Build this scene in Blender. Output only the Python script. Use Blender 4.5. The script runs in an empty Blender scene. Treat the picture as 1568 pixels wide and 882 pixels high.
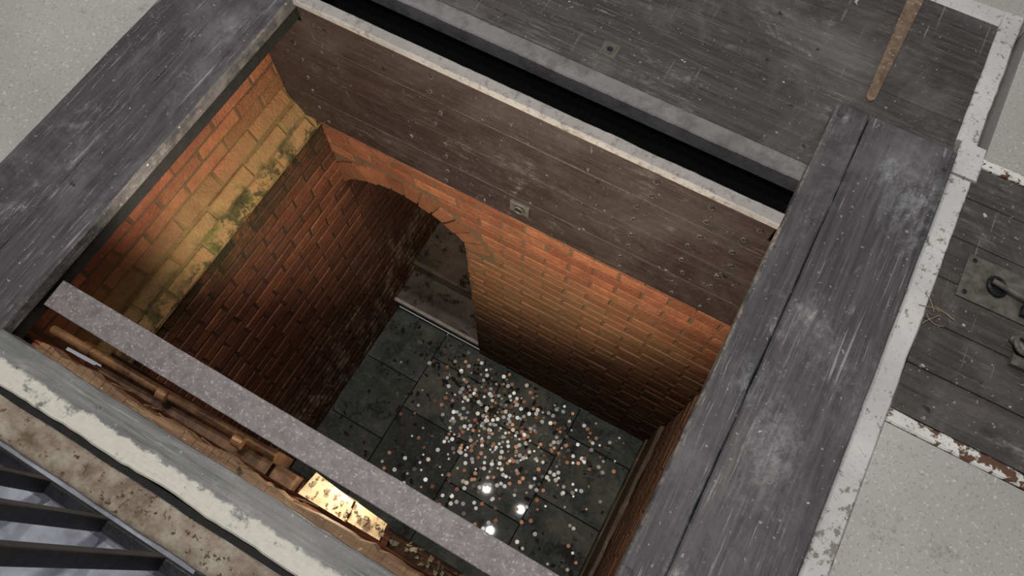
import bpy, math, random
from mathutils import Matrix, Vector, noise as mnoise
random.seed(7)
S=bpy.context.scene
S.view_settings.view_transform='Standard'
COL=S.collection
# ---------------------------------------------------------------- node helper
class NB:
    def __init__(s,name):
        m=bpy.data.materials.new(name);m.use_nodes=True
        s.m=m;s.t=m.node_tree;s.n=s.t.nodes;s.b=s.n['Principled BSDF']
        s.co=s.n.new('ShaderNodeTexCoord').outputs['Object']
    def link(s,a,b): s.t.links.new(a,b)
    def setin(s,sock,v):
        if isinstance(v,bpy.types.NodeSocket): s.link(v,sock)
        else:
            if sock.type=='RGBA' and len(v)==3: v=(*v,1)
            sock.default_value=v
    def map(s,scale=(1,1,1),rot=(0,0,0),loc=(0,0,0),src=None):
        n=s.n.new('ShaderNodeMapping');n.inputs['Scale'].default_value=scale
        n.inputs['Rotation'].default_value=rot;n.inputs['Location'].default_value=loc
        s.link(src or s.co,n.inputs['Vector']);return n.outputs[0]
    def noise(s,scale,detail=5,rough=.6,vec=None,dist=0):
        n=s.n.new('ShaderNodeTexNoise');n.inputs['Scale'].default_value=scale
        n.inputs['Detail'].default_value=detail;n.inputs['Roughness'].default_value=rough
        n.inputs['Distortion'].default_value=dist
        s.link(vec or s.co,n.inputs['Vector']);return n.outputs['Fac']
    def rng(s,v,a,b,c=0,d=1):
        n=s.n.new('ShaderNodeMapRange');s.setin(n.inputs[0],v)
        for i,x in enumerate((a,b,c,d)): n.inputs[i+1].default_value=x
        return n.outputs[0]
    def math(s,op,a,b=0):
        n=s.n.new('ShaderNodeMath');n.operation=op;s.setin(n.inputs[0],a);s.setin(n.inputs[1],b);return n.outputs[0]
    def mul(s,a,b): return s.math('MULTIPLY',a,b)
    def mix(s,f,a,b,mode='MIX'):
        n=s.n.new('ShaderNodeMix');n.data_type='RGBA';n.blend_type=mode
        s.setin(n.inputs[0],f);s.setin(n.inputs[6],a);s.setin(n.inputs[7],b);return n.outputs[2]
    def ramp(s,f,stops):
        n=s.n.new('ShaderNodeValToRGB');e=n.color_ramp.elements
        while len(e)<len(stops): e.new(.5)
        for i,(p,c) in enumerate(stops): e[i].position=p;e[i].color=(*c,1)
        s.link(f,n.inputs[0]);return n.outputs[0]
    def attr(s,name):
        n=s.n.new('ShaderNodeAttribute');n.attribute_name=name;return n
    def xyz(s):
        n=s.n.new('ShaderNodeSeparateXYZ');s.link(s.co,n.inputs[0]);return n.outputs
    def fin(s,col,rough=.7,bump=None,bs=.3,bd=.01,metal=0,coat=0,spec=.4):
        s.setin(s.b.inputs['Base Color'],col);s.setin(s.b.inputs['Roughness'],rough)
        s.b.inputs['Metallic'].default_value=metal;s.b.inputs['Specular IOR Level'].default_value=spec
        if coat: s.b.inputs['Coat Weight'].default_value=coat;s.b.inputs['Coat Roughness'].default_value=.035
        if bump is not None:
            n=s.n.new('ShaderNodeBump');n.inputs['Strength'].default_value=bs;n.inputs['Distance'].default_value=bd
            s.link(bump,n.inputs['Height']);s.link(n.outputs[0],s.b.inputs['Normal'])
        return s.m

def wood(name,dark,mid,scuff,axis='x',amt=.5,rough=.6,worn=None,haze=.25,specks=1,scr=.55):
    k=NB(name)
    st={'x':(1.0,13,13),'y':(13,1.0,13),'z':(13,13,1.0)}[axis]
    st2={'x':(1.5,40,40),'y':(40,1.5,40),'z':(40,40,1.5)}[axis]
    g=k.noise(3.5,10,.7,k.map(st),.7)
    g2=k.noise(1.7,6,.6)
    g3=k.noise(3,6,.7,k.map(st2,loc=(1,5,2)))
    c=k.ramp(g,[(.28,dark),(.58,mid),(.78,tuple(x*1.7 for x in mid))])
    c=k.mix(k.rng(g3,.48,.64,0,.55),c,tuple(x*.45 for x in dark))
    rn=k.attr('rnd').outputs['Fac']
    c=k.mix(k.rng(rn,0,1,0,.35),c,dark)
    hz=k.mul(k.rng(k.noise(2.4,10,.72,k.map((1,1,1),loc=(8,1,3)),.4),.47,.70),k.rng(g3,.3,.6,.35,1))
    c=k.mix(k.mul(hz,haze*2),c,tuple(x*.62 for x in scuff))
    a=k.noise(4.2,12,.78,None,.6);b=k.noise(9,10,.8,k.map(tuple(v*.35+.65 for v in st)))
    sc=k.mul(k.rng(a,.54,.68),k.rng(b,.47,.62))
    c=k.mix(k.mul(sc,amt),c,scuff)
    fg=k.noise(5,8,.75,k.map(st2,loc=(3,1,2)))
    fm=k.mul(k.rng(fg,.57,.66),k.rng(k.noise(2.6,6,.7,k.map((1,1,1),loc=(2,9,4))),.44,.58))
    c=k.mix(k.mul(fm,amt*.85),c,scuff)
    for i,(rt,sx) in enumerate(((.5,60),(-.9,70),(1.35,50),(-.25,80))):
        r={'x':(0,rt,rt),'y':(0,0,rt),'z':(rt,0,0)}[axis]
        s1=k.noise(1.6,2,.5,k.map((sx,1.5,sx*.3),r,(i*7,3,1)))
        s1=k.mul(k.rng(s1,.70,.74),k.rng(k.noise(3.1+i,3,.5,k.map((1,1,1),loc=(i*3,0,0))),.52,.58))
        c=k.mix(k.mul(s1,min(1,amt*scr)),c,scuff)
    v=k.noise(90,2,.5);c=k.mix(k.mul(k.rng(v,.69,.72),(.5*amt+.1)*specks),c,scuff)
    v=k.noise(30,3,.6,k.map((1,1,1),loc=(5,5,5)));c=k.mix(k.rng(v,.72,.74,0,.8*specks),c,(.48,.47,.43))
    v=k.noise(18,4,.6,k.map((1,1,1),loc=(15,5,5)));c=k.mix(k.rng(v,.68,.72,0,.8),c,tuple(x*.3 for x in dark))
    if worn: c=worn(k,c)
    h=k.math('ADD',g,k.mul(g3,.6))
    return k.fin(c,k.rng(g2,.3,.7,rough-.12,rough+.1),h,.45,.004)

def brickmat(name,c1,c2,c3,stain):
    k=NB(name);r=k.attr('rnd').outputs['Fac']
    c=k.ramp(r,[(0,c1),(.35,c2),(.75,c3),(1,tuple(x*.55 for x in c2))])
    n=k.noise(28,8,.7);c=k.mix(k.rng(n,.38,.7,0,.6),c,tuple(x*.45 for x in c1))
    n2=k.noise(60,4,.7,k.map((1,1,1),loc=(3,3,3)));c=k.mix(k.rng(n2,.58,.75,0,.5),c,(.42,.25,.13))
    n3=k.noise(4,8,.7,k.map((1,1,1),loc=(7,3,3)));c=k.mix(k.rng(n3,.48,.68,0,.6),c,tuple(x*.4 for x in c3))
    n4=k.noise(13,9,.8,k.map((1,1,1),loc=(1,3,8)));c=k.mix(k.rng(n4,.57,.66,0,.45),c,(.09,.05,.03))
    c=stain(k,c,k.xyz())
    return k.fin(c,k.rng(k.noise(8),.3,.7,.45,.85),k.math('ADD',n,k.noise(110,3)),.9,.006,spec=.3)
def mortarmat(name,col,stain):
    k=NB(name);n=k.noise(50,8,.7)
    c=k.mix(n,col,tuple(x*.3 for x in col));c=stain(k,c,k.xyz())
    return k.fin(c,.9,n,1,.01)
def simple(name,a,b,scale=20,rough=.6,metal=0,bs=.4,spec=.4,sp=None):
    k=NB(name);n=k.noise(scale,10,.7);c=k.ramp(n,[(.35,a),(.65,b)])
    if sp:
        c=k.mix(k.rng(k.noise(sp[0],5,.7,k.map((1,1,1),loc=(2,7,1))),sp[1],sp[1]+.05),c,sp[2])
    return k.fin(c,rough,n,bs,.005,metal=metal,spec=spec)

# ---------------------------------------------------------------- mesh helper
class MB:
    def __init__(s): s.v=[];s.f=[];s.m=[];s.r=[]
    def add(s,vs,fs,mi=0,r=None):
        o=len(s.v);s.v+=[tuple(v) for v in vs];r=random.random() if r is None else r
        for f in fs: s.f.append([i+o for i in f]);s.m.append(mi);s.r.append(r)
    def box(s,x0,x1,y0,y1,z0,z1,mi=0,r=None,jit=0):
        vs=[(x,y,z) for z in (z0,z1) for y in (y0,y1) for x in (x0,x1)]
        if jit: vs=[tuple(c+random.uniform(-jit,jit) for c in v) for v in vs]
        s.add(vs,[(0,2,3,1),(4,5,7,6),(0,1,5,4),(2,6,7,3),(0,4,6,2),(1,3,7,5)],mi,r)
    def cyl(s,p,q,r0,r1=None,n=14,mi=0,r=None):
        p=Vector(p);q=Vector(q);r1=r0 if r1 is None else r1
        d=(q-p).normalized();a=d.orthogonal().normalized();b=d.cross(a)
        vs=[p+(a*math.cos(2*math.pi*i/n)+b*math.sin(2*math.pi*i/n))*r0 for i in range(n)]
        vs+=[q+(a*math.cos(2*math.pi*i/n)+b*math.sin(2*math.pi*i/n))*r1 for i in range(n)]
        s.add(vs,[tuple(reversed(range(n))),tuple(range(n,2*n))]+[(i,(i+1)%n,n+(i+1)%n,n+i) for i in range(n)],mi,r)
    def torus(s,c,axis,R,r,n=20,m=8,mi=0):
        c=Vector(c);d=Vector(axis).normalized();a=d.orthogonal().normalized();b=d.cross(a);vs=[];fs=[]
        for i in range(n):
            t=2*math.pi*i/n;e=a*math.cos(t)+b*math.sin(t)
            for j in range(m):
                u=2*math.pi*j/m;vs.append(c+e*(R+r*math.cos(u))+d*r*math.sin(u))
        for i in range(n):
            for j in range(m): fs.append((i*m+j,((i+1)%n)*m+j,((i+1)%n)*m+(j+1)%m,i*m+(j+1)%m))
        s.add(vs,fs,mi)
    def edgebox(s,x0,x1,y0,y1,z0,z1,amp=.003,seg=.02,mi=0,axis='y',side='both'):
        a0,a1=(y0,y1) if axis=='y' else (x0,x1)
        n=max(2,int((a1-a0)/seg));sd=random.random()*50;vs=[]
        e=.004
        for i in range(n+1):
            t=a0+(a1-a0)*i/n
            w=lambda q:amp*(mnoise.noise(Vector((t*9,q,sd)))+.6*mnoise.noise(Vector((t*41,q,sd))))
            l,r_=(w(0),w(5))
            b0,b1=(x0,x1) if axis=='y' else (y0,y1)
            ring=[(b0,z0),(b0+l,z1-e),(b0+l+e,z1+w(9)*.2),(b1+r_-e,z1+w(9)*.2),(b1+r_,z1-e),(b1,z0)]
            vs+=[((b,t,z) if axis=='y' else (t,b,z)) for b,z in ring]
        fs=[]
        for i in range(n):
            for j in range(6):
                q=[i*6+j,i*6+(j+1)%6,(i+1)*6+(j+1)%6,(i+1)*6+j];fs.append(q if axis=='x' else q[::-1])
        fs+=[list(range(6)),[n*6+j for j in reversed(range(6))]]
        s.add(vs,fs,mi)
    def obj(s,name,mats,bevel=0,parent=None,smooth=False):
        me=bpy.data.meshes.new(name);me.from_pydata(s.v,[],s.f)
        for m in mats: me.materials.append(m)
        me.polygons.foreach_set('material_index',s.m)
        a=me.attributes.new('rnd','FLOAT','FACE');a.data.foreach_set('value',s.r)
        if smooth: me.polygons.foreach_set('use_smooth',[True]*len(s.f))
        me.update();o=bpy.data.objects.new(name,me);COL.objects.link(o)
        if bevel:
            b=o.modifiers.new('bevel','BEVEL');b.width=bevel;b.segments=2;b.limit_method='ANGLE'
        if parent: o.parent=parent
        return o

ZF=-2.65; XL=-1.376; XLU=-1.455; XR=.33; YF=1.02; YN=-.09; ZL=-.70
# ---------------------------------------------------------------- materials
SC=(.38,.37,.37)
def knots(k,c):
    p=k.xyz();nn=k.noise(5,8,.7,None,1.0)
    for (a,b,R,s_) in ((.342,.479,.085,.30),(.40,1.244,.075,.2),(-1.31,.62,.05,.2)):
        dx=k.math('SUBTRACT',p[0],a);dy=k.mul(k.math('SUBTRACT',p[1],b),.5)
        d=k.math('SQRT',k.math('ADD',k.mul(dx,dx),k.mul(dy,dy)))
        dn=k.math('ADD',d,k.mul(nn,.16))
        rg=k.math('SINE',k.mul(dn,300))
        m=k.mul(k.rng(d,R,R*.25),k.rng(rg,-.4,1,.25,1))
        m=k.mul(m,k.rng(k.noise(16,10,.85),.40,.64))
        c=k.mix(k.mul(m,s_*2),c,(.31,.30,.30))
    for (a,b,R) in ((.44,1.19,.10),(.36,1.25,.06),(.25,.60,.05),(-1.33,.80,.05),(.36,.50,.06)):
        dx=k.math('SUBTRACT',p[0],a);dy=k.mul(k.math('SUBTRACT',p[1],b),.7)
        d=k.math('SQRT',k.math('ADD',k.mul(dx,dx),k.mul(dy,dy)))
        m=k.mul(k.rng(d,R,0),k.rng(k.noise(14,11,.85,k.map((1,.6,1),loc=(a*9,b,0))),.46,.60))
        c=k.mix(k.mul(m,.6),c,(.38,.38,.39))
    ne=k.noise(24,8,.8)
    for x0,am in ((.176,.6),(-1.2375,.22)):
        e=k.rng(k.math('ABSOLUTE',k.math('SUBTRACT',p[0],x0)),.006,.001)
        c=k.mix(k.mul(e,k.rng(ne,.47,.58,0,am)),c,(.30,.26,.21))
    return c
M_board=wood('grey_timber',(.029,.027,.028),(.076,.070,.072),SC,'y',.85,.58,knots,haze=.30)
M_deck=wood('deck_timber',(.026,.022,.022),(.070,.060,.058),SC,'x',.65,.5,haze=.26)
M_panel=wood('dark_panel_timber',(.024,.020,.018),(.066,.056,.05),SC,'x',.7,.55)
M_hatch=wood('brown_hatch_timber',(.015,.010,.009),(.043,.028,.024),(.24,.21,.195),'x',.6,.5,haze=.17,specks=.45)
M_black=simple('black_gap_shade_seal',(.004,.004,.004),(.012,.011,.01),30,.8)  # flat black painted as shade in gap, holes and rim; also seal colour
def wsill(k,c):
    x,y,z=k.xyz()
    n=k.noise(22,8,.75)
    f=k.rng(k.math('ADD',y,k.mul(k.math('SUBTRACT',n,.5),.045)),-.150,-.156)
    c=k.mix(k.mul(f,k.rng(k.noise(9,8,.75),.62,.56)),c,k.mix(k.noise(60,5),(.62,.60,.50),(.42,.41,.36)))
    return k.mix(k.rng(k.noise(40,6,.75,k.map((1,1,1),loc=(4,2,2))),.6,.66,0,.7),c,(.16,.12,.08))
M_sill=wood('sill_timber',(.10,.10,.10),(.19,.19,.185),(.45,.45,.42),'x',.6,.6,wsill)
def paint(name,base,rust,th,sc=35,w=.05):
    k=NB(name);n=k.noise(sc,8,.7);n2=k.noise(6,4)
    c=k.mix(k.rng(n2,.3,.7),base,tuple(x*.72 for x in base))
    c=k.mix(k.rng(k.math('ADD',n,k.mul(k.math('SUBTRACT',k.noise(4,3),.5),.35)),th,th+w),c,rust)
    c=k.mix(k.rng(k.noise(150,3),.62,.68,0,.6),c,rust)
    return k.fin(c,.6,n,.5,.003)
M_white=paint('worn_white_paint',(.58,.57,.55),(.20,.18,.16),.57,45)
M_chip=paint('chipped_white_paint',(.68,.68,.64),(.10,.045,.025),.50,38,.03)
M_lip=paint('worn_pale_edge',(.20,.193,.193),(.085,.077,.077),.45,18,.25)
M_hlip=paint('worn_hatch_edge',(.33,.31,.29),(.15,.12,.11),.52,50,.15)
M_dust=simple('dust_filled_seam',(.05,.044,.04),(.20,.18,.165),60,.9)
def conc(name,a,b):
    k=NB(name);n=k.noise(2.2,8,.6);c=k.mix(k.rng(n,.3,.7),a,b)
    s=k.noise(170,2,.5);c=k.mix(k.rng(s,.60,.68,0,.5),c,(.16,.15,.13))
    s=k.noise(120,2,.5,k.map((1,1,1),loc=(4,4,4)));c=k.mix(k.rng(s,.62,.7,0,.5),c,(.62,.60,.54))
    t=k.noise(12,9,.75);c=k.mix(k.rng(t,.60,.70,0,.65),c,(.15,.135,.115))
    t=k.noise(1.5,9,.75,k.map((40,1.5,1),(0,0,.6)));c=k.mix(k.mul(k.rng(t,.70,.73),k.rng(k.noise(3),.55,.6,0,.7)),c,(.10,.09,.08))
    return k.fin(c,.75,s,.25,.003)
M_conc=conc('concrete',(.39,.38,.355),(.30,.29,.27))
M_steel=simple('galvanised_painted_steel',(.125,.11,.11),(.21,.19,.19),45,.55,.1,.3,sp=(170,.57,(.36,.33,.33)))
M_iron=simple('black_iron',(.008,.008,.010),(.022,.022,.026),30,.35,.3)
M_copper=simple('aged_copper_pipe',(.07,.035,.018),(.30,.155,.07),18,.45,.3)
M_rust=simple('rusty_iron',(.10,.06,.035),(.23,.16,.11),45,.75,.1,.6,sp=(90,.6,(.42,.33,.24)))
M_drust=simple('dark_rust',(.045,.026,.016),(.17,.09,.045),25,.75,.1,.6)
M_dirt=simple('dirty_mortar_ledge',(.13,.09,.055),(.36,.32,.25),14,.95,0,1,sp=(60,.58,(.07,.045,.03)))
M_plate=simple('tarnished_plate',(.07,.065,.055),(.17,.155,.13),40,.45,.4)
M_screw=simple('worn_screw_head',(.14,.125,.11),(.34,.31,.28),80,.35,.6)
M_rot=wood('rotten_timber',(.055,.028,.013),(.22,.12,.06),(.45,.30,.17),'x',.8,.8)
M_oldw=wood('wet_wall_timber',(.04,.024,.013),(.14,.085,.045),(.48,.34,.20),'y',.9,.6)

def st_upper(k,c,p):
    n=k.noise(5,8,.65);n2=k.noise(16,8,.7)
    h=k.math('ADD',p[2],k.mul(k.math('SUBTRACT',n,.5),.34))
    c=k.mix(k.mul(k.rng(h,-.40,-.60,0,.80),k.rng(n2,.3,.55,.45,1)),c,(.29,.20,.075))
    m=k.mul(k.rng(h,-.60,-.68),k.rng(n2,.47,.55))
    c=k.mix(k.mul(m,.92),c,(.035,.034,.010))
    g=k.mul(k.rng(h,-.56,-.66),k.rng(k.noise(9,9,.8,k.map((1,1,1),loc=(3,3,3))),.57,.62))
    return k.mix(k.mul(g,.8),c,(.10,.12,.014))
def st_shade_lower(k,c,p):  # stains plus painted shade of the wall below the upper courses
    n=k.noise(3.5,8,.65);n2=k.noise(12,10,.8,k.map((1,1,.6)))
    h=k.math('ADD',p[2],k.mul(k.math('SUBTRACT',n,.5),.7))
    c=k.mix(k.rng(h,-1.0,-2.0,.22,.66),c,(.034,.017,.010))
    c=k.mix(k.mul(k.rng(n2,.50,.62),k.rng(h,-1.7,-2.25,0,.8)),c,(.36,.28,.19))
    m=k.mul(k.rng(k.math('ADD',p[2],k.mul(k.math('SUBTRACT',n,.5),.25)),-.92,-.74,0,.95),k.rng(n2,.40,.52,.3,1))  # dark mossy band, also painted shade right under the upper wall
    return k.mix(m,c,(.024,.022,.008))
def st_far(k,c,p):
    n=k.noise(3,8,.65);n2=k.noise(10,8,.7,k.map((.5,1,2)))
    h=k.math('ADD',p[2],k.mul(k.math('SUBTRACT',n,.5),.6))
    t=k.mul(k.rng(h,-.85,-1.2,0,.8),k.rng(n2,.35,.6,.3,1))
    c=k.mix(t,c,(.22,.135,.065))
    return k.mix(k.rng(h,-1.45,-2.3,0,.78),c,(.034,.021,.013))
BR=((.36,.125,.058),(.43,.165,.08),(.26,.083,.045))
M_bu=brickmat('brick_upper',*BR,st_upper);M_mu=mortarmat('mortar_upper',(.20,.11,.055),st_upper)
M_bl=brickmat('brick_lower_shade',(.23,.08,.038),(.30,.105,.046),(.155,.055,.03),st_shade_lower);M_ml=mortarmat('mortar_lower_shade',(.09,.045,.026),st_shade_lower)  # dark red brick, darkened further to hold the lower wall's shade
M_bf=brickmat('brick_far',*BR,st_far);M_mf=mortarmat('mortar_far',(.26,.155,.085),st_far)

# ---------------------------------------------------------------- brick walls
def brickbox(mb,P,u0,u1,z0,z1,d,mi=0):
    j=lambda a:random.uniform(-a,a)
    e=.0035;d=d+j(.002);tilt=j(.0015)
    q=[(u0,z0),(u1,z0),(u1,z1),(u0,z1)]
    q=[(a+j(.0028),b+j(.0028)) for a,b in q]
    cu=(u0+u1)/2;cz=(z0+z1)/2
    A=[P(a,b,-.02) for a,b in q];B=[P(a,b,d-e) for a,b in q]
    C=[P(a+(e if a<cu else -e),b+(e if b<cz else -e),d+(tilt if a<cu else -tilt)) for a,b in q]
    fs=[(8,9,10,11)]
    for i in range(4):
        k=(i+1)%4;fs+=[(i,k,4+k,4+i),(4+i,4+k,8+k,8+i)]
    mb.add(A+B+C,fs,mi)
def courses(mb,P,u0,u1,z0,z1,clip=None,L=.178,H=.051,g=.009,d=.0035):
    n=int(round((z1-z0)/(H+g)));H=(z1-z0)/n-g
    for r in range(n):
        za=z0+r*(H+g)+g/2;zb=za+H;u=u0-(0 if r%2 else (L+g)/2)
        while u<u1:
            a=max(u+g/2,u0);b=min(u+g/2+L,u1);u+=L+g
            if b-a<.025: continue
            for (a2,b2) in (clip(a,b,za,zb) if clip else [(a,b)]):
                if b2-a2>.02: brickbox(mb,P,a2,b2,za,zb,d)
PL=lambda x:(lambda u,z,d:(x+d,u,z))
ZB=-.53
def PU(u,z,d):   # upper wall, battered outward over its last courses
    t=max(0,min(1,(ZB-z)/(ZB-ZL)));return (XLU-.004+d+(XL+.014-XLU)*t,u,z+d*.5*(1 if t>0 else 0))
mb=MB();courses(mb,PU,-.08,YF,ZL,-.095,L=.185)
mb.add([(XL+.008,-.08,ZL-.004),(XL+.008,YF,ZL-.004),(XLU-.004,YF,ZB),(XLU-.004,-.08,ZB)],[(0,1,2,3)],1)
mb.add([(XLU-.004,-.3,ZB),(XLU-.004,1.1,ZB),(XLU-.004,1.1,-.09),(XLU-.004,-.3,-.09)],[(0,1,2,3)],1)
mb.add([(XL-.02,-.08,ZL-.010),(XL-.02,YF,ZL-.010),(XL+.008,YF,ZL-.004),(XL+.008,-.08,ZL-.004)],[(0,1,2,3)],1)
wl=mb.obj('wall_left',[M_bu,M_mu])
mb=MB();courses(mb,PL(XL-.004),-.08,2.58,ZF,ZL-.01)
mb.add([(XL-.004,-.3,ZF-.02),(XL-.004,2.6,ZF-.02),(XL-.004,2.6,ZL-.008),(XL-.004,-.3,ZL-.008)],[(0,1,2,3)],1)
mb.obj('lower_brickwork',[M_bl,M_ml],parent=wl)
# far wall with arch
AX=-1.083;AR=.358;AZ=-1.326;JR=-.79;RO=AR+.105;ZS=-1.12
PF=lambda u,z,d:(u,YF+.004-d,z)
def clipfar(a,b,za,zb):
    out=[];step=.006;cur=None;x=a;last=a
    def ok(x):
        if x<JR+.003 and za<ZS: return False
        return all(math.hypot(x-AX,z-AZ)>RO+.004 or z<ZS-.03 for z in (za,zb,(za+zb)/2))
    while x<=b+1e-6:
        if ok(x):
            if cur is None: cur=x
            last=x
        else:
            if cur is not None: out.append((cur,last));cur=None
        x+=step
    if cur is not None: out.append((cur,b))
    return out
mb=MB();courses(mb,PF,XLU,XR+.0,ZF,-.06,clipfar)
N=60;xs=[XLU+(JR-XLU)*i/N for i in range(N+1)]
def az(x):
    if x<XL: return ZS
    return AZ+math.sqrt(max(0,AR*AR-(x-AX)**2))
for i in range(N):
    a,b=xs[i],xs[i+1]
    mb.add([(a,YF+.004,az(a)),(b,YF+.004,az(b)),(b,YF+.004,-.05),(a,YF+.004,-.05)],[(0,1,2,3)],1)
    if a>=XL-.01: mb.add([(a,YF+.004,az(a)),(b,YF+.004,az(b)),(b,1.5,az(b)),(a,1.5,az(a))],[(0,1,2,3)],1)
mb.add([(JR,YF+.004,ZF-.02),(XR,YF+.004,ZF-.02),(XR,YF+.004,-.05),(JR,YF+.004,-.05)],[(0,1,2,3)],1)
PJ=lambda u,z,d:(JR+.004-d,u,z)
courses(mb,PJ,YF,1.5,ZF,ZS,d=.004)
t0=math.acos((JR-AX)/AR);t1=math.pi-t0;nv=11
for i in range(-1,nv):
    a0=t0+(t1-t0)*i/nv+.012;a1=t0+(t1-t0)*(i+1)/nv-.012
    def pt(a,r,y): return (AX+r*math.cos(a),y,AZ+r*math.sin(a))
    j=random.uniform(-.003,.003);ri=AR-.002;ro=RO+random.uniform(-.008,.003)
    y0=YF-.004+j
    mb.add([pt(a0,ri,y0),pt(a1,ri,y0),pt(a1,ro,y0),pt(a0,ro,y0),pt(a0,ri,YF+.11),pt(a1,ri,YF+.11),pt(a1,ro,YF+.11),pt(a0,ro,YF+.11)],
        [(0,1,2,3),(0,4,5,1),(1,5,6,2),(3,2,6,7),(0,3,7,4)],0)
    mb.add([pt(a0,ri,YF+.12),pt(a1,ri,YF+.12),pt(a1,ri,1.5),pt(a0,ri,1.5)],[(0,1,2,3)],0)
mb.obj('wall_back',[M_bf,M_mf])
M_slab=simple('damp_brown_slab',(.07,.055,.045),(.19,.155,.125),6,.55,sp=(14,.55,(.035,.026,.02)))
M_edge=simple('lit_step_nosing',(.35,.30,.25),(.55,.5,.44),30,.6)  # light on the step's front edge, painted as a pale nosing
mb=MB();mb.box(XL,JR,YF+.02,1.25,ZF,-2.50,0);mb.box(XL,JR,YF-.002,YF+.020,-2.52,-2.487,1);mb.box(XL,JR,1.25,2.58,ZF,-2.40,0)
mb.obj('floor_passage',[M_slab,M_edge],.006)
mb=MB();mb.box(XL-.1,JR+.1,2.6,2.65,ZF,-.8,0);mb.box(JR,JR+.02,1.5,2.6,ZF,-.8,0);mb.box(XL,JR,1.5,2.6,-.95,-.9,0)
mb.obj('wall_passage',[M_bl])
PR=lambda u,z,d:(XR+.004-d,u,z)
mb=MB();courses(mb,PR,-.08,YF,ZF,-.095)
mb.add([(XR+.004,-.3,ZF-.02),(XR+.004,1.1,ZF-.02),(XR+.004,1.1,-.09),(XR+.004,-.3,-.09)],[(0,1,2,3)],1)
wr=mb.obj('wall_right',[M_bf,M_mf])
mb=MB()
for a,b,t in ((.005,.11,.03),(.115,.30,.018),(.305,.52,.024)): mb.edgebox(XR-t,XR,YN+.01,YF-.005,ZF+a,ZF+b,amp=.005)
mb.obj('timber_lining',[M_oldw],parent=wr)
PN=lambda u,z,d:(u,YN-.004+d,z)
mb=MB();courses(mb,PN,XLU,XR,ZF,-.14)
mb.add([(XLU,YN-.004,ZF-.02),(XR,YN-.004,ZF-.02),(XR,YN-.004,-.135),(XLU,YN-.004,-.135)],[(0,1,2,3)],1)
mb.obj('wall_front',[M_bf,M_mf])
# ---------------------------------------------------------------- pit floor
k=NB('wet_slate');r=k.attr('rnd').outputs['Fac']
n=k.noise(3.3,13,.8,None,.6);n2=k.noise(22,8,.75)
c=k.ramp(n,[(.36,(.022,.024,.023)),(.46,(.075,.080,.070)),(.55,(.135,.137,.112)),(.66,(.24,.235,.19))])
c=k.mix(k.rng(r,0,1,0,.8),c,(.022,.027,.030))
c=k.mix(k.rng(n2,.52,.64,0,.5),c,(.17,.165,.13))
c=k.mix(k.rng(k.noise(6,10,.8,k.map((1,1,1),loc=(9,2,1))),.545,.59,0,.88),c,(.014,.013,.010))
c=k.mix(k.rng(k.noise(70,6,.75,k.map((1,1,1),loc=(9,2,1))),.60,.66,0,.6),c,(.26,.24,.19))
M_slate=k.fin(c,k.rng(n2,.3,.7,.5,.75),n2,.12,.002,coat=.18,spec=.2)
M_grout=simple('wet_silt_grout',(.004,.004,.003),(.012,.011,.009),30,.7,spec=.1)
mb=MB();mb.box(XL,XR,YN,YF,ZF-.06,ZF-.012,1)
cols=[(-1.40,-1.02,[-.12,.30,.68,1.04]),(-1.02,-.58,[-.12,.10,.52,.86,1.04]),(-.58,-.10,[-.12,.28,.70,1.04]),(-.10,.36,[-.12,.08,.46,.84,1.04])]
tr=[[.9,.75,.35],[.7,.95,.2,.3],[.45,.1,.3],[.25,.3,.05,.35]]
for i,(xa,xb,ys) in enumerate(cols):
    for q in range(len(ys)-1):
        mb.box(xa+.0028,xb-.0028,ys[q]+.0028,ys[q+1]-.0028,ZF-.02,ZF+random.uniform(-.0006,.0006),0,r=tr[i][q])
mb.obj('floor',[M_slate,M_grout],.0015)
def coinm(name,c,ro=.4,me=.35):
    k=NB(name);n=k.noise(120,4);return k.fin(k.mix(n,c,tuple(x*.6 for x in c)),ro,n,.2,.001,metal=me)
CM=[coinm('silver_coin',(.86,.86,.83)),coinm('cream_coin',(.76,.68,.54)),coinm('copper_coin',(.44,.19,.10)),coinm('tarnished_coin',(.10,.08,.06)),coinm('orange_coin',(.62,.28,.12))]
mb=MB();cnt=0;P=[]
while cnt<580:
    q=random.random()
    if q<.40: x,y=random.gauss(-.44,.18),random.gauss(.66,.12)
    elif q<.55: x,y=random.gauss(-.50,.18),random.gauss(.44,.18)
    elif q<.68: x,y=random.gauss(-.66,.15),random.gauss(.88,.09)
    elif q<.79: x,y=random.gauss(-.10,.18),random.gauss(.75,.15)
    else: x,y=random.uniform(-.98,.28),random.uniform(-.02,.98)
    if not(-1.2<x<XR-.06 and -.05<y<YF-.03): continue
    if any((x-a)**2+(y-b)**2<.018**2 for a,b in P) and random.random()<.8: continue
    P.append((x,y))
    r=random.choice((.0065,.008,.0095,.0105,.0115,.012));z=ZF+.006+random.random()*.003;a=random.uniform(-.25,.25);b=random.uniform(-.25,.25)
    nrm=Vector((a*.5,b*.5,1)).normalized()
    mb.cyl((x,y,z),Vector((x,y,z))+nrm*.002,r,n=12,mi=random.choices(range(5),[36,18,16,20,10])[0]);cnt+=1
mb.obj('scattered_coins',CM)
M_leaf=simple('wet_leaf',(.008,.006,.004),(.03,.02,.012),40,.6,spec=.2)
M_peb=simple('pale_debris',(.10,.09,.06),(.22,.19,.12),40,.8)
mb=MB()
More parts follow.
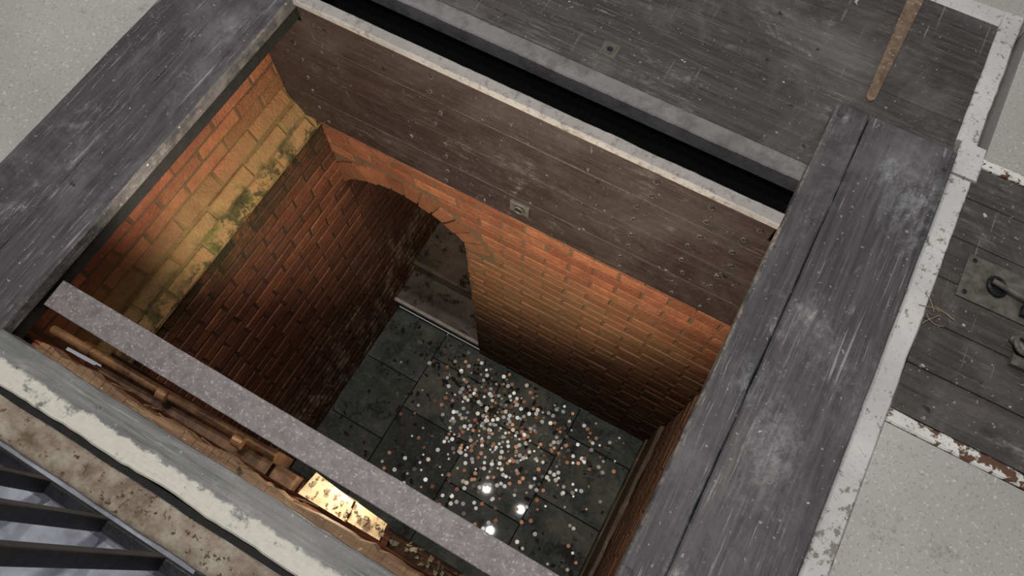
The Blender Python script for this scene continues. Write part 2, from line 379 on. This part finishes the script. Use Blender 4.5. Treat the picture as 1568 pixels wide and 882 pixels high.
for i in range(300):
    q=random.random()
    if q<.55: x,y=random.gauss(-.72,.22),random.gauss(.86,.11)
    else: x,y=random.uniform(-1.3,.28),random.uniform(.0,.98)
    if not(-1.35<x<XR-.04 and -.05<y<YF-.02): continue
    n=random.randint(5,8);R=random.uniform(.006,.026);an=random.uniform(0,6.28);vs=[(x,y,ZF+.0045)]
    for j in range(n):
        t=2*math.pi*j/n;rr=R*random.uniform(.6,1.1);u=rr*math.cos(t);v=rr*.6*math.sin(t)
        vs.append((x+u*math.cos(an)-v*math.sin(an),y+u*math.sin(an)+v*math.cos(an),ZF+.002+random.random()*.002))
    mb.add(vs,[(0,j+1,(j+1)%n+1) for j in range(n)],0 if random.random()<.8 else 1)
mb.obj('leaf_litter',[M_leaf,M_peb])
# ---------------------------------------------------------------- hatch door (hung open, vertical)
H=bpy.data.objects.new('hatch_door',None);COL.objects.link(H)
mb=MB();zz=[-.018,-.17,-.33,-.49,-.64]
mb.box(-1.234,.172,.990,1.012,zz[1]+.0012,-.0195,0)
mb.box(-1.449,-1.2345,.990,1.012,zz[1]+.0012,-.092,0);mb.box(.1725,.30,.990,1.012,zz[1]+.0012,-.092,0)
for i in range(1,4): mb.box(-1.449,.30,.990,1.012,zz[i+1]+.0016,zz[i]-.0016,0,jit=.0005)
mb.box(-1.44,.29,.9912,1.008,-.63,-.10,1)
mb.obj('planks',[M_hatch,M_dust],.0008,parent=H)
mb=MB();mb.edgebox(-1.234,.173,.984,1.021,-.02,.0,amp=.0022,axis='x',seg=.008)
mb.obj('top_edge_trim',[M_hlip],parent=H)
mb=MB()
def scr(x,z): mb.cyl((x,.992,z),(x,.9865,z),.0075,n=12,r=.3);mb.cyl((x,.9868,z+.0015),(x,.9860,z+.0015),.0058,n=10,mi=1)
for x in (-1.30,-.80,-.15,.02,.13):
    for z in zz[:-1]:
        scr(x+random.uniform(-.015,.015),z-.045);scr(x+random.uniform(-.015,.015),z-.115)
mb.obj('screws',[M_screw,M_black],parent=H)
mb=MB();mb.box(-.555,-.485,.982,.991,-.570,-.514,0);mb.torus((-.52,.978,-.542),(0,1,0),.017,.0035,mi=0);mb.cyl((-.52,.984,-.542),(-.52,.979,-.542),.013,mi=1)
mb.obj('ring_pull',[M_plate,M_black],.001,parent=H)
# ---------------------------------------------------------------- deck
ZD=-.045;YD=1.155
mb=MB();y=YD+.055;w=.077
while y<1.885:
    y1=min(y+w,1.888);mb.box(-1.234,.48,y+.0014,y1-.0014,ZD-.03,ZD+random.uniform(-.0006,.0006),0);y=y1
mb.box(-1.234,.48,YD+.03,1.888,ZD-.05,ZD-.0018,1)
mb.obj('timber_deck',[M_deck,M_dust],.0006)
mb=MB();mb.edgebox(-1.234,.30,YD,YD+.054,ZD-.051,ZD+.003,amp=.002,axis='x',seg=.01)
mb.obj('trim_deck_edge',[M_lip])
mb=MB();mb.box(-1.60,.3,YD+.01,YD+.03,-.9,ZD-.052,0);mb.box(-1.60,.3,YF+.03,YD+.01,-.92,-.9,0);mb.box(-1.60,.3,YF+.012,YF+.03,-.9,-.09,0);mb.box(-1.62,-1.60,YF+.012,YD+.03,-.92,-.09,0)
mb.obj('hatch_slot_lining',[M_black])  # black lining carries the gap's shade in its colour
mb=MB();x,y=-.417,1.29;mb.box(x-.024,x+.024,y-.024,y+.024,ZD-.002,ZD+.0025,0);mb.torus((x,y,ZD+.003),(0,0,1),.013,.002);mb.cyl((x,y,ZD+.001),(x,y,ZD+.0035),.009,mi=1)
mb.obj('flush_ring_plate',[M_plate,M_iron],.001)
mb=MB();ya,yb=1.47,2.0;vs=[]
for z in (ZD,ZD+.006):
    vs+=[(.236,ya+.01,z),(.244,ya,z),(.252,ya,z),(.260,ya+.01,z),(.272,1.88,z),(.228,1.88,z)]
mb.add(vs,[(6,7,8,9,10,11),(5,4,3,2,1,0)]+[(i,(i+1)%6,6+(i+1)%6,6+i) for i in range(6)],0)
mb.cyl((.248,1.49,ZD+.005),(.248,1.49,ZD+.009),.006,n=10,mi=0);mb.cyl((.249,1.66,ZD+.005),(.249,1.66,ZD+.009),.006,n=10,mi=0)
mb.obj('hinge_strap',[M_rust],.001)
# ---------------------------------------------------------------- side boards
mb=MB();mb.edgebox(.175,.2585,-.6,1.385,-.04,0,amp=.0025,seg=.012);mb.edgebox(.2610,.485,-.6,1.388,-.04,-.001,amp=.0015)
mb.obj('timber_board',[M_board])
mb=MB();mb.edgebox(-1.383,-1.236,-.6,2.2,-.035,0,amp=.0025,seg=.012);mb.edgebox(-1.552,-1.385,-.6,2.2,-.035,-.001,amp=.0015)
mb.obj('timber_board.001',[M_board])
mb=MB();mb.box(-1.50,-1.243,-.25,1.14,-.085,-.036,0);mb.obj('rim_shade_bearer',[M_black],.003)  # black bearer added below the board as its shaded rim
mb=MB();mb.box(.185,.48,-.25,.98,-.085,-.041,0);mb.obj('rim_shade_bearer.001',[M_black],.003)
# ---------------------------------------------------------------- right side surfaces
mb=MB();mb.edgebox(.487,.552,-.6,1.36,-.12,ZD,amp=.003);mb.obj('trim_right',[M_white])
mb=MB();mb.edgebox(.482,.535,1.47,1.95,-.12,ZD,amp=.003);mb.edgebox(.495,.56,1.365,1.469,-.12,ZD+.004,amp=.003);mb.edgebox(-1.234,.48,1.89,1.95,-.12,ZD,amp=.003,axis='x')
mb.obj('trim_back',[M_white])
mb=MB();y=.715
while y<1.41:
    y1=min(y+.12,1.415);mb.box(.553,1.5,y+.001,y1-.001,-.12,ZD-.003,0);y=y1
mb.obj('timber_panel',[M_panel],.002)
mb=MB();mb.edgebox(.553,1.5,.68,.713,-.12,ZD+.002,amp=.003,axis='x');mb.obj('trim_panel_edge',[M_chip])
mb=MB();mb.edgebox(.553,1.5,1.417,1.445,-.12,ZD+.002,amp=.003,axis='x');mb.obj('trim_panel_edge.001',[M_chip])
mb=MB();mb.box(.553,3,-1.5,.679,-.14,ZD-.004,0);mb.box(.562,3,1.446,4,-.14,ZD-.004,0);mb.box(-4,.56,1.951,4,-.14,ZD-.004,0)
mb.box(-4,-1.566,-1.5,1.95,-.14,ZD,0);mb.box(-1.556,.55,-1.5,-.60,-.14,ZD,0)
mb.obj('concrete_floor',[M_conc])
mb=MB();mb.box(-1.565,-1.555,-.6,1.95,-.1,ZD+.012,0);mb.obj('trim_left',[M_white])
L=bpy.data.objects.new('latch_plate',None);COL.objects.link(L)
z=ZD-.003
mb=MB();mb.box(.60,.80,1.045,1.165,z+.001,z+.006,0)
for x,y in ((.615,1.06),(.615,1.15)): mb.cyl((x,y,z+.006),(x,y,z+.009),.006,n=10,mi=1)
mb.obj('plate',[M_plate,M_iron],.0015,parent=L)
mb=MB();mb.torus((.675,1.105,z+.014),(.2,.1,1),.022,.005,mi=1);mb.cyl((.675,1.105,z+.006),(.675,1.105,z+.010),.018,mi=1);mb.cyl((.66,1.11,z+.02),(.78,1.095,z+.02),.007,mi=0);mb.box(.74,.79,1.06,1.09,z+.006,z+.02,1)
mb.obj('latch_ring',[M_plate,M_iron],.001,parent=L)
mb=MB();mb.torus((.765,.99,z+.015),(.3,.2,1),.022,.006,mi=0);mb.cyl((.74,1.0,z+.008),(.80,.96,z+.02),.009,mi=0);mb.box(.75,.80,.935,.96,z+.001,z+.015,0)
mb.obj('shackle',[M_plate],parent=L)
M_twig=simple('dry_straw',(.20,.15,.09),(.36,.29,.18),40,.8)
mb=MB()
for k_ in range(5):
    x=.565+random.uniform(-.012,.02);y=.985+random.uniform(-.03,.03);an=random.uniform(0,6.28);z=ZD+.003
    for s_ in range(5):
        nx,ny=x+.010*math.cos(an),y+.010*math.sin(an);mb.cyl((x,y,z),(nx,ny,z+.0008),.0009,.0008,n=5);x,y=nx,ny;an+=random.uniform(-.1,.5)
mb.obj('dry_twig',[M_twig])
# ---------------------------------------------------------------- steel beam
mb=MB()
pr=[(-.012,-.10),(-.012,-.05),(.057,-.05),(.057,-.10),(.051,-.10),(.051,-.057),(-.006,-.057),(-.006,-.10)]
n=len(pr);vs=[]
NX=80
for i in range(NX+1):
    x=-1.232+(.329+1.232)*i/NX
    for j,p in enumerate(pr):
        w=.0012*mnoise.noise(Vector((x*25,j,0)));vs.append((x+(.012*mnoise.noise(Vector((0,p[0]*60,3))) if i==0 else 0),p[0]+w,p[1]))
fs=[tuple(range(n)),tuple(reversed(range(NX*n,NX*n+n)))]
for i in range(NX):
    for j in range(n): fs.append((i*n+j,i*n+n+j,i*n+n+(j+1)%n,i*n+(j+1)%n))
mb.add(vs,fs,0);mb.obj('steel_channel_beam',[M_steel],.002)
# ---------------------------------------------------------------- near sill
mb=MB();mb.edgebox(-1.235,.174,-.195,-.10,-.06,0,amp=.004,axis='x');mb.box(-1.235,.174,-.19,-.105,-.13,-.061,1)
mb.obj('timber_sill',[M_sill,M_rot])
mb=MB();mb.box(-1.235,.174,-.212,-.197,-.08,-.012,0);mb.obj('trim_rubber_seal',[M_black])
mb=MB();n=140;rows=10;vs=[];fs=[]
for i in range(n+1):
    for j in range(rows+1):
        x=-1.235+1.405*i/n;y=-.213-.072*j/rows
        vs.append((x,y,-.010+.007*mnoise.noise(Vector((x*12,y*30,0)))+.003*mnoise.noise(Vector((x*50,y*60,2)))-(.008 if j in(0,rows) else 0)))
for i in range(n):
    for j in range(rows): a=i*(rows+1)+j;fs.append((a,a+rows+1,a+rows+2,a+1)[::-1])
mb.add(vs,fs,0);mb.obj('mortar_ledge',[M_dirt],smooth=True)
# rotten broken board under sill
mb=MB();x=-1.16;yprev=-.078
while x<.16:
    w=random.uniform(.008,.035);x1=min(x+w,.17)
    yy=-.080+.012*mnoise.noise(Vector((x*5,0,0)))+random.uniform(-.005,.005)
    mb.add([(x,-.12,-.07),(x1,-.12,-.07),(x1,-.12,-.028),(x,-.12,-.028),(x,yprev,-.072),(x1,yy,-.075),(x1,yy-.003,-.034+random.uniform(-.004,.004)),(x,yprev-.003,-.034)],
           [(3,2,6,7),(4,7,6,5),(0,4,5,1),(0,3,7,4),(1,5,6,2)],0,.2);x=x1;yprev=yy
for i in range(35):
    x=random.uniform(-1.1,.1);y=-.084+random.uniform(-.008,.008);l=random.uniform(.02,.06)
    mb.cyl((x,y,-.045),(x+l,y+random.uniform(-.006,.010),-.05+random.uniform(-.02,.02)),.002,.0005,n=5)
mb.obj('rotten_board',[M_rot])
mb=MB();mb.cyl((-1.24,-.050,-.14),(-.60,-.032,-.17),.011)
for x in (-1.15,-.92,-.70): mb.cyl((x,-.047,-.145),(x+.025,-.046,-.147),.015)
mb.obj('copper_pipe',[M_copper])
mb=MB();mb.box(-1.12,-.62,-.080,-.03,-.215,-.205,0);mb.box(-1.12,-.62,-.030,-.025,-.245,-.205,0);mb.box(-.64,-.61,-.080,-.02,-.32,-.2,0);mb.box(-.60,-.54,-.080,-.045,-.26,-.2,0)
mb.obj('rusty_angle_bracket',[M_drust],.002)
M_pale=simple('lamplit_brick',(.36,.28,.17),(.62,.52,.36),25,.85,0,.8,sp=(30,.55,(.14,.08,.045)))  # pale colour holds the overexposed lamplight on these bricks
mb=MB()
for (a,b,c,d,e,f) in ((-.52,-.40,-.078,-.022,-.30,-.235),(-.395,-.31,-.078,-.030,-.31,-.245)): mb.box(a,b,c,d,e,f,0,jit=.007)
for (a,b,c,d,e,f) in ((-.30,-.10,-.080,-.055,-.40,-.33),(-.09,.1,-.080,-.06,-.40,-.335)): mb.box(a,b,c,d,e,f,2,jit=.004)
for i in range(90):
    x=random.uniform(-.6,.12);y=random.uniform(-.078,-.045);s=random.uniform(.004,.012);zb=-.238 if x<-.31 and x>-.52 else -.33;mb.box(x,x+s,y,y+s,zb,zb+s*.8,1,jit=.003)
mb.obj('brick_ledge',[M_pale,M_dirt,M_bl],.008)
# ---------------------------------------------------------------- railing
RL=bpy.data.objects.new('iron_railing',None);COL.objects.link(RL)
mb=MB();mb.box(-1.23,-.40,-.315,-.290,.004,.024,0);mb.box(-1.23,-.40,-.315,-.290,1.06,1.09,0)
mb.obj('rails',[M_iron],.003,parent=RL)
mb=MB()
for x in (-1.19,-1.045,-.904,-.754,-.610): mb.box(x-.010,x+.010,-.317,-.288,.02,1.06,0)
mb.box(-.50,-.45,-.33,-.28,-.02,1.1,0);mb.box(-.55,-.40,-.37,-.285,-.029,-.012,0)
for x in (-.535,-.415): mb.cyl((x,-.325,-.012),(x,-.325,.002),.011,n=6)
mb.obj('balusters',[M_iron],.002,parent=RL)
M_tile=simple('painted_plinth',(.10,.10,.12),(.36,.37,.42),5,.35,0,.1)
mb=MB();mb.box(-1.235,.174,-.6,-.287,-.12,-.03,0);mb.obj('painted_plinth',[M_tile])
# ---------------------------------------------------------------- camera
cam=bpy.data.cameras.new('camera');co=bpy.data.objects.new('camera',cam);COL.objects.link(co)
co.matrix_world=Matrix(((.87221,-.45318,.18405,0),(.48912,.80676,-.3315,0),(.00174,.37917,.92533,1.5),(0,0,0,1)))
cam.lens=25.15;cam.sensor_width=36;cam.clip_start=.01;S.camera=co
# ---------------------------------------------------------------- lights
def ptl(name,loc,p,r,col):
    l=bpy.data.lights.new(name,'POINT');l.energy=p;l.shadow_soft_size=r;l.color=col
    o=bpy.data.objects.new(name,l);o.location=loc;COL.objects.link(o);return o
ptl('ceiling_lamp',(-.80,.80,2.6),80,.035,(1,.97,.93))
ptl('ceiling_lamp.001',(-.30,.79,2.6),80,.035,(1,.97,.93))
ptl('ceiling_lamp.002',(-.51,.385,2.6),80,.035,(1,.97,.93))
l=bpy.data.lights.new('pit_floodlight','SPOT');l.energy=72;l.spot_size=math.radians(127);l.spot_blend=.35;l.shadow_soft_size=.04;l.color=(1,.89,.72)
o=bpy.data.objects.new('pit_floodlight',l);COL.objects.link(o);o.location=(-.44,.02,-.20)
a=math.radians(17);d=Vector((-math.sin(a),math.cos(a),-.04));o.rotation_euler=d.to_track_quat('-Z','Y').to_euler()
ptl('pit_lamp_glow',(-.42,.01,-.16),1.9,.02,(1,.86,.62))
w=bpy.data.worlds.new('world');S.world=w;w.use_nodes=True
w.node_tree.nodes['Background'].inputs[0].default_value=(.92,.94,1,1);w.node_tree.nodes['Background'].inputs[1].default_value=.27
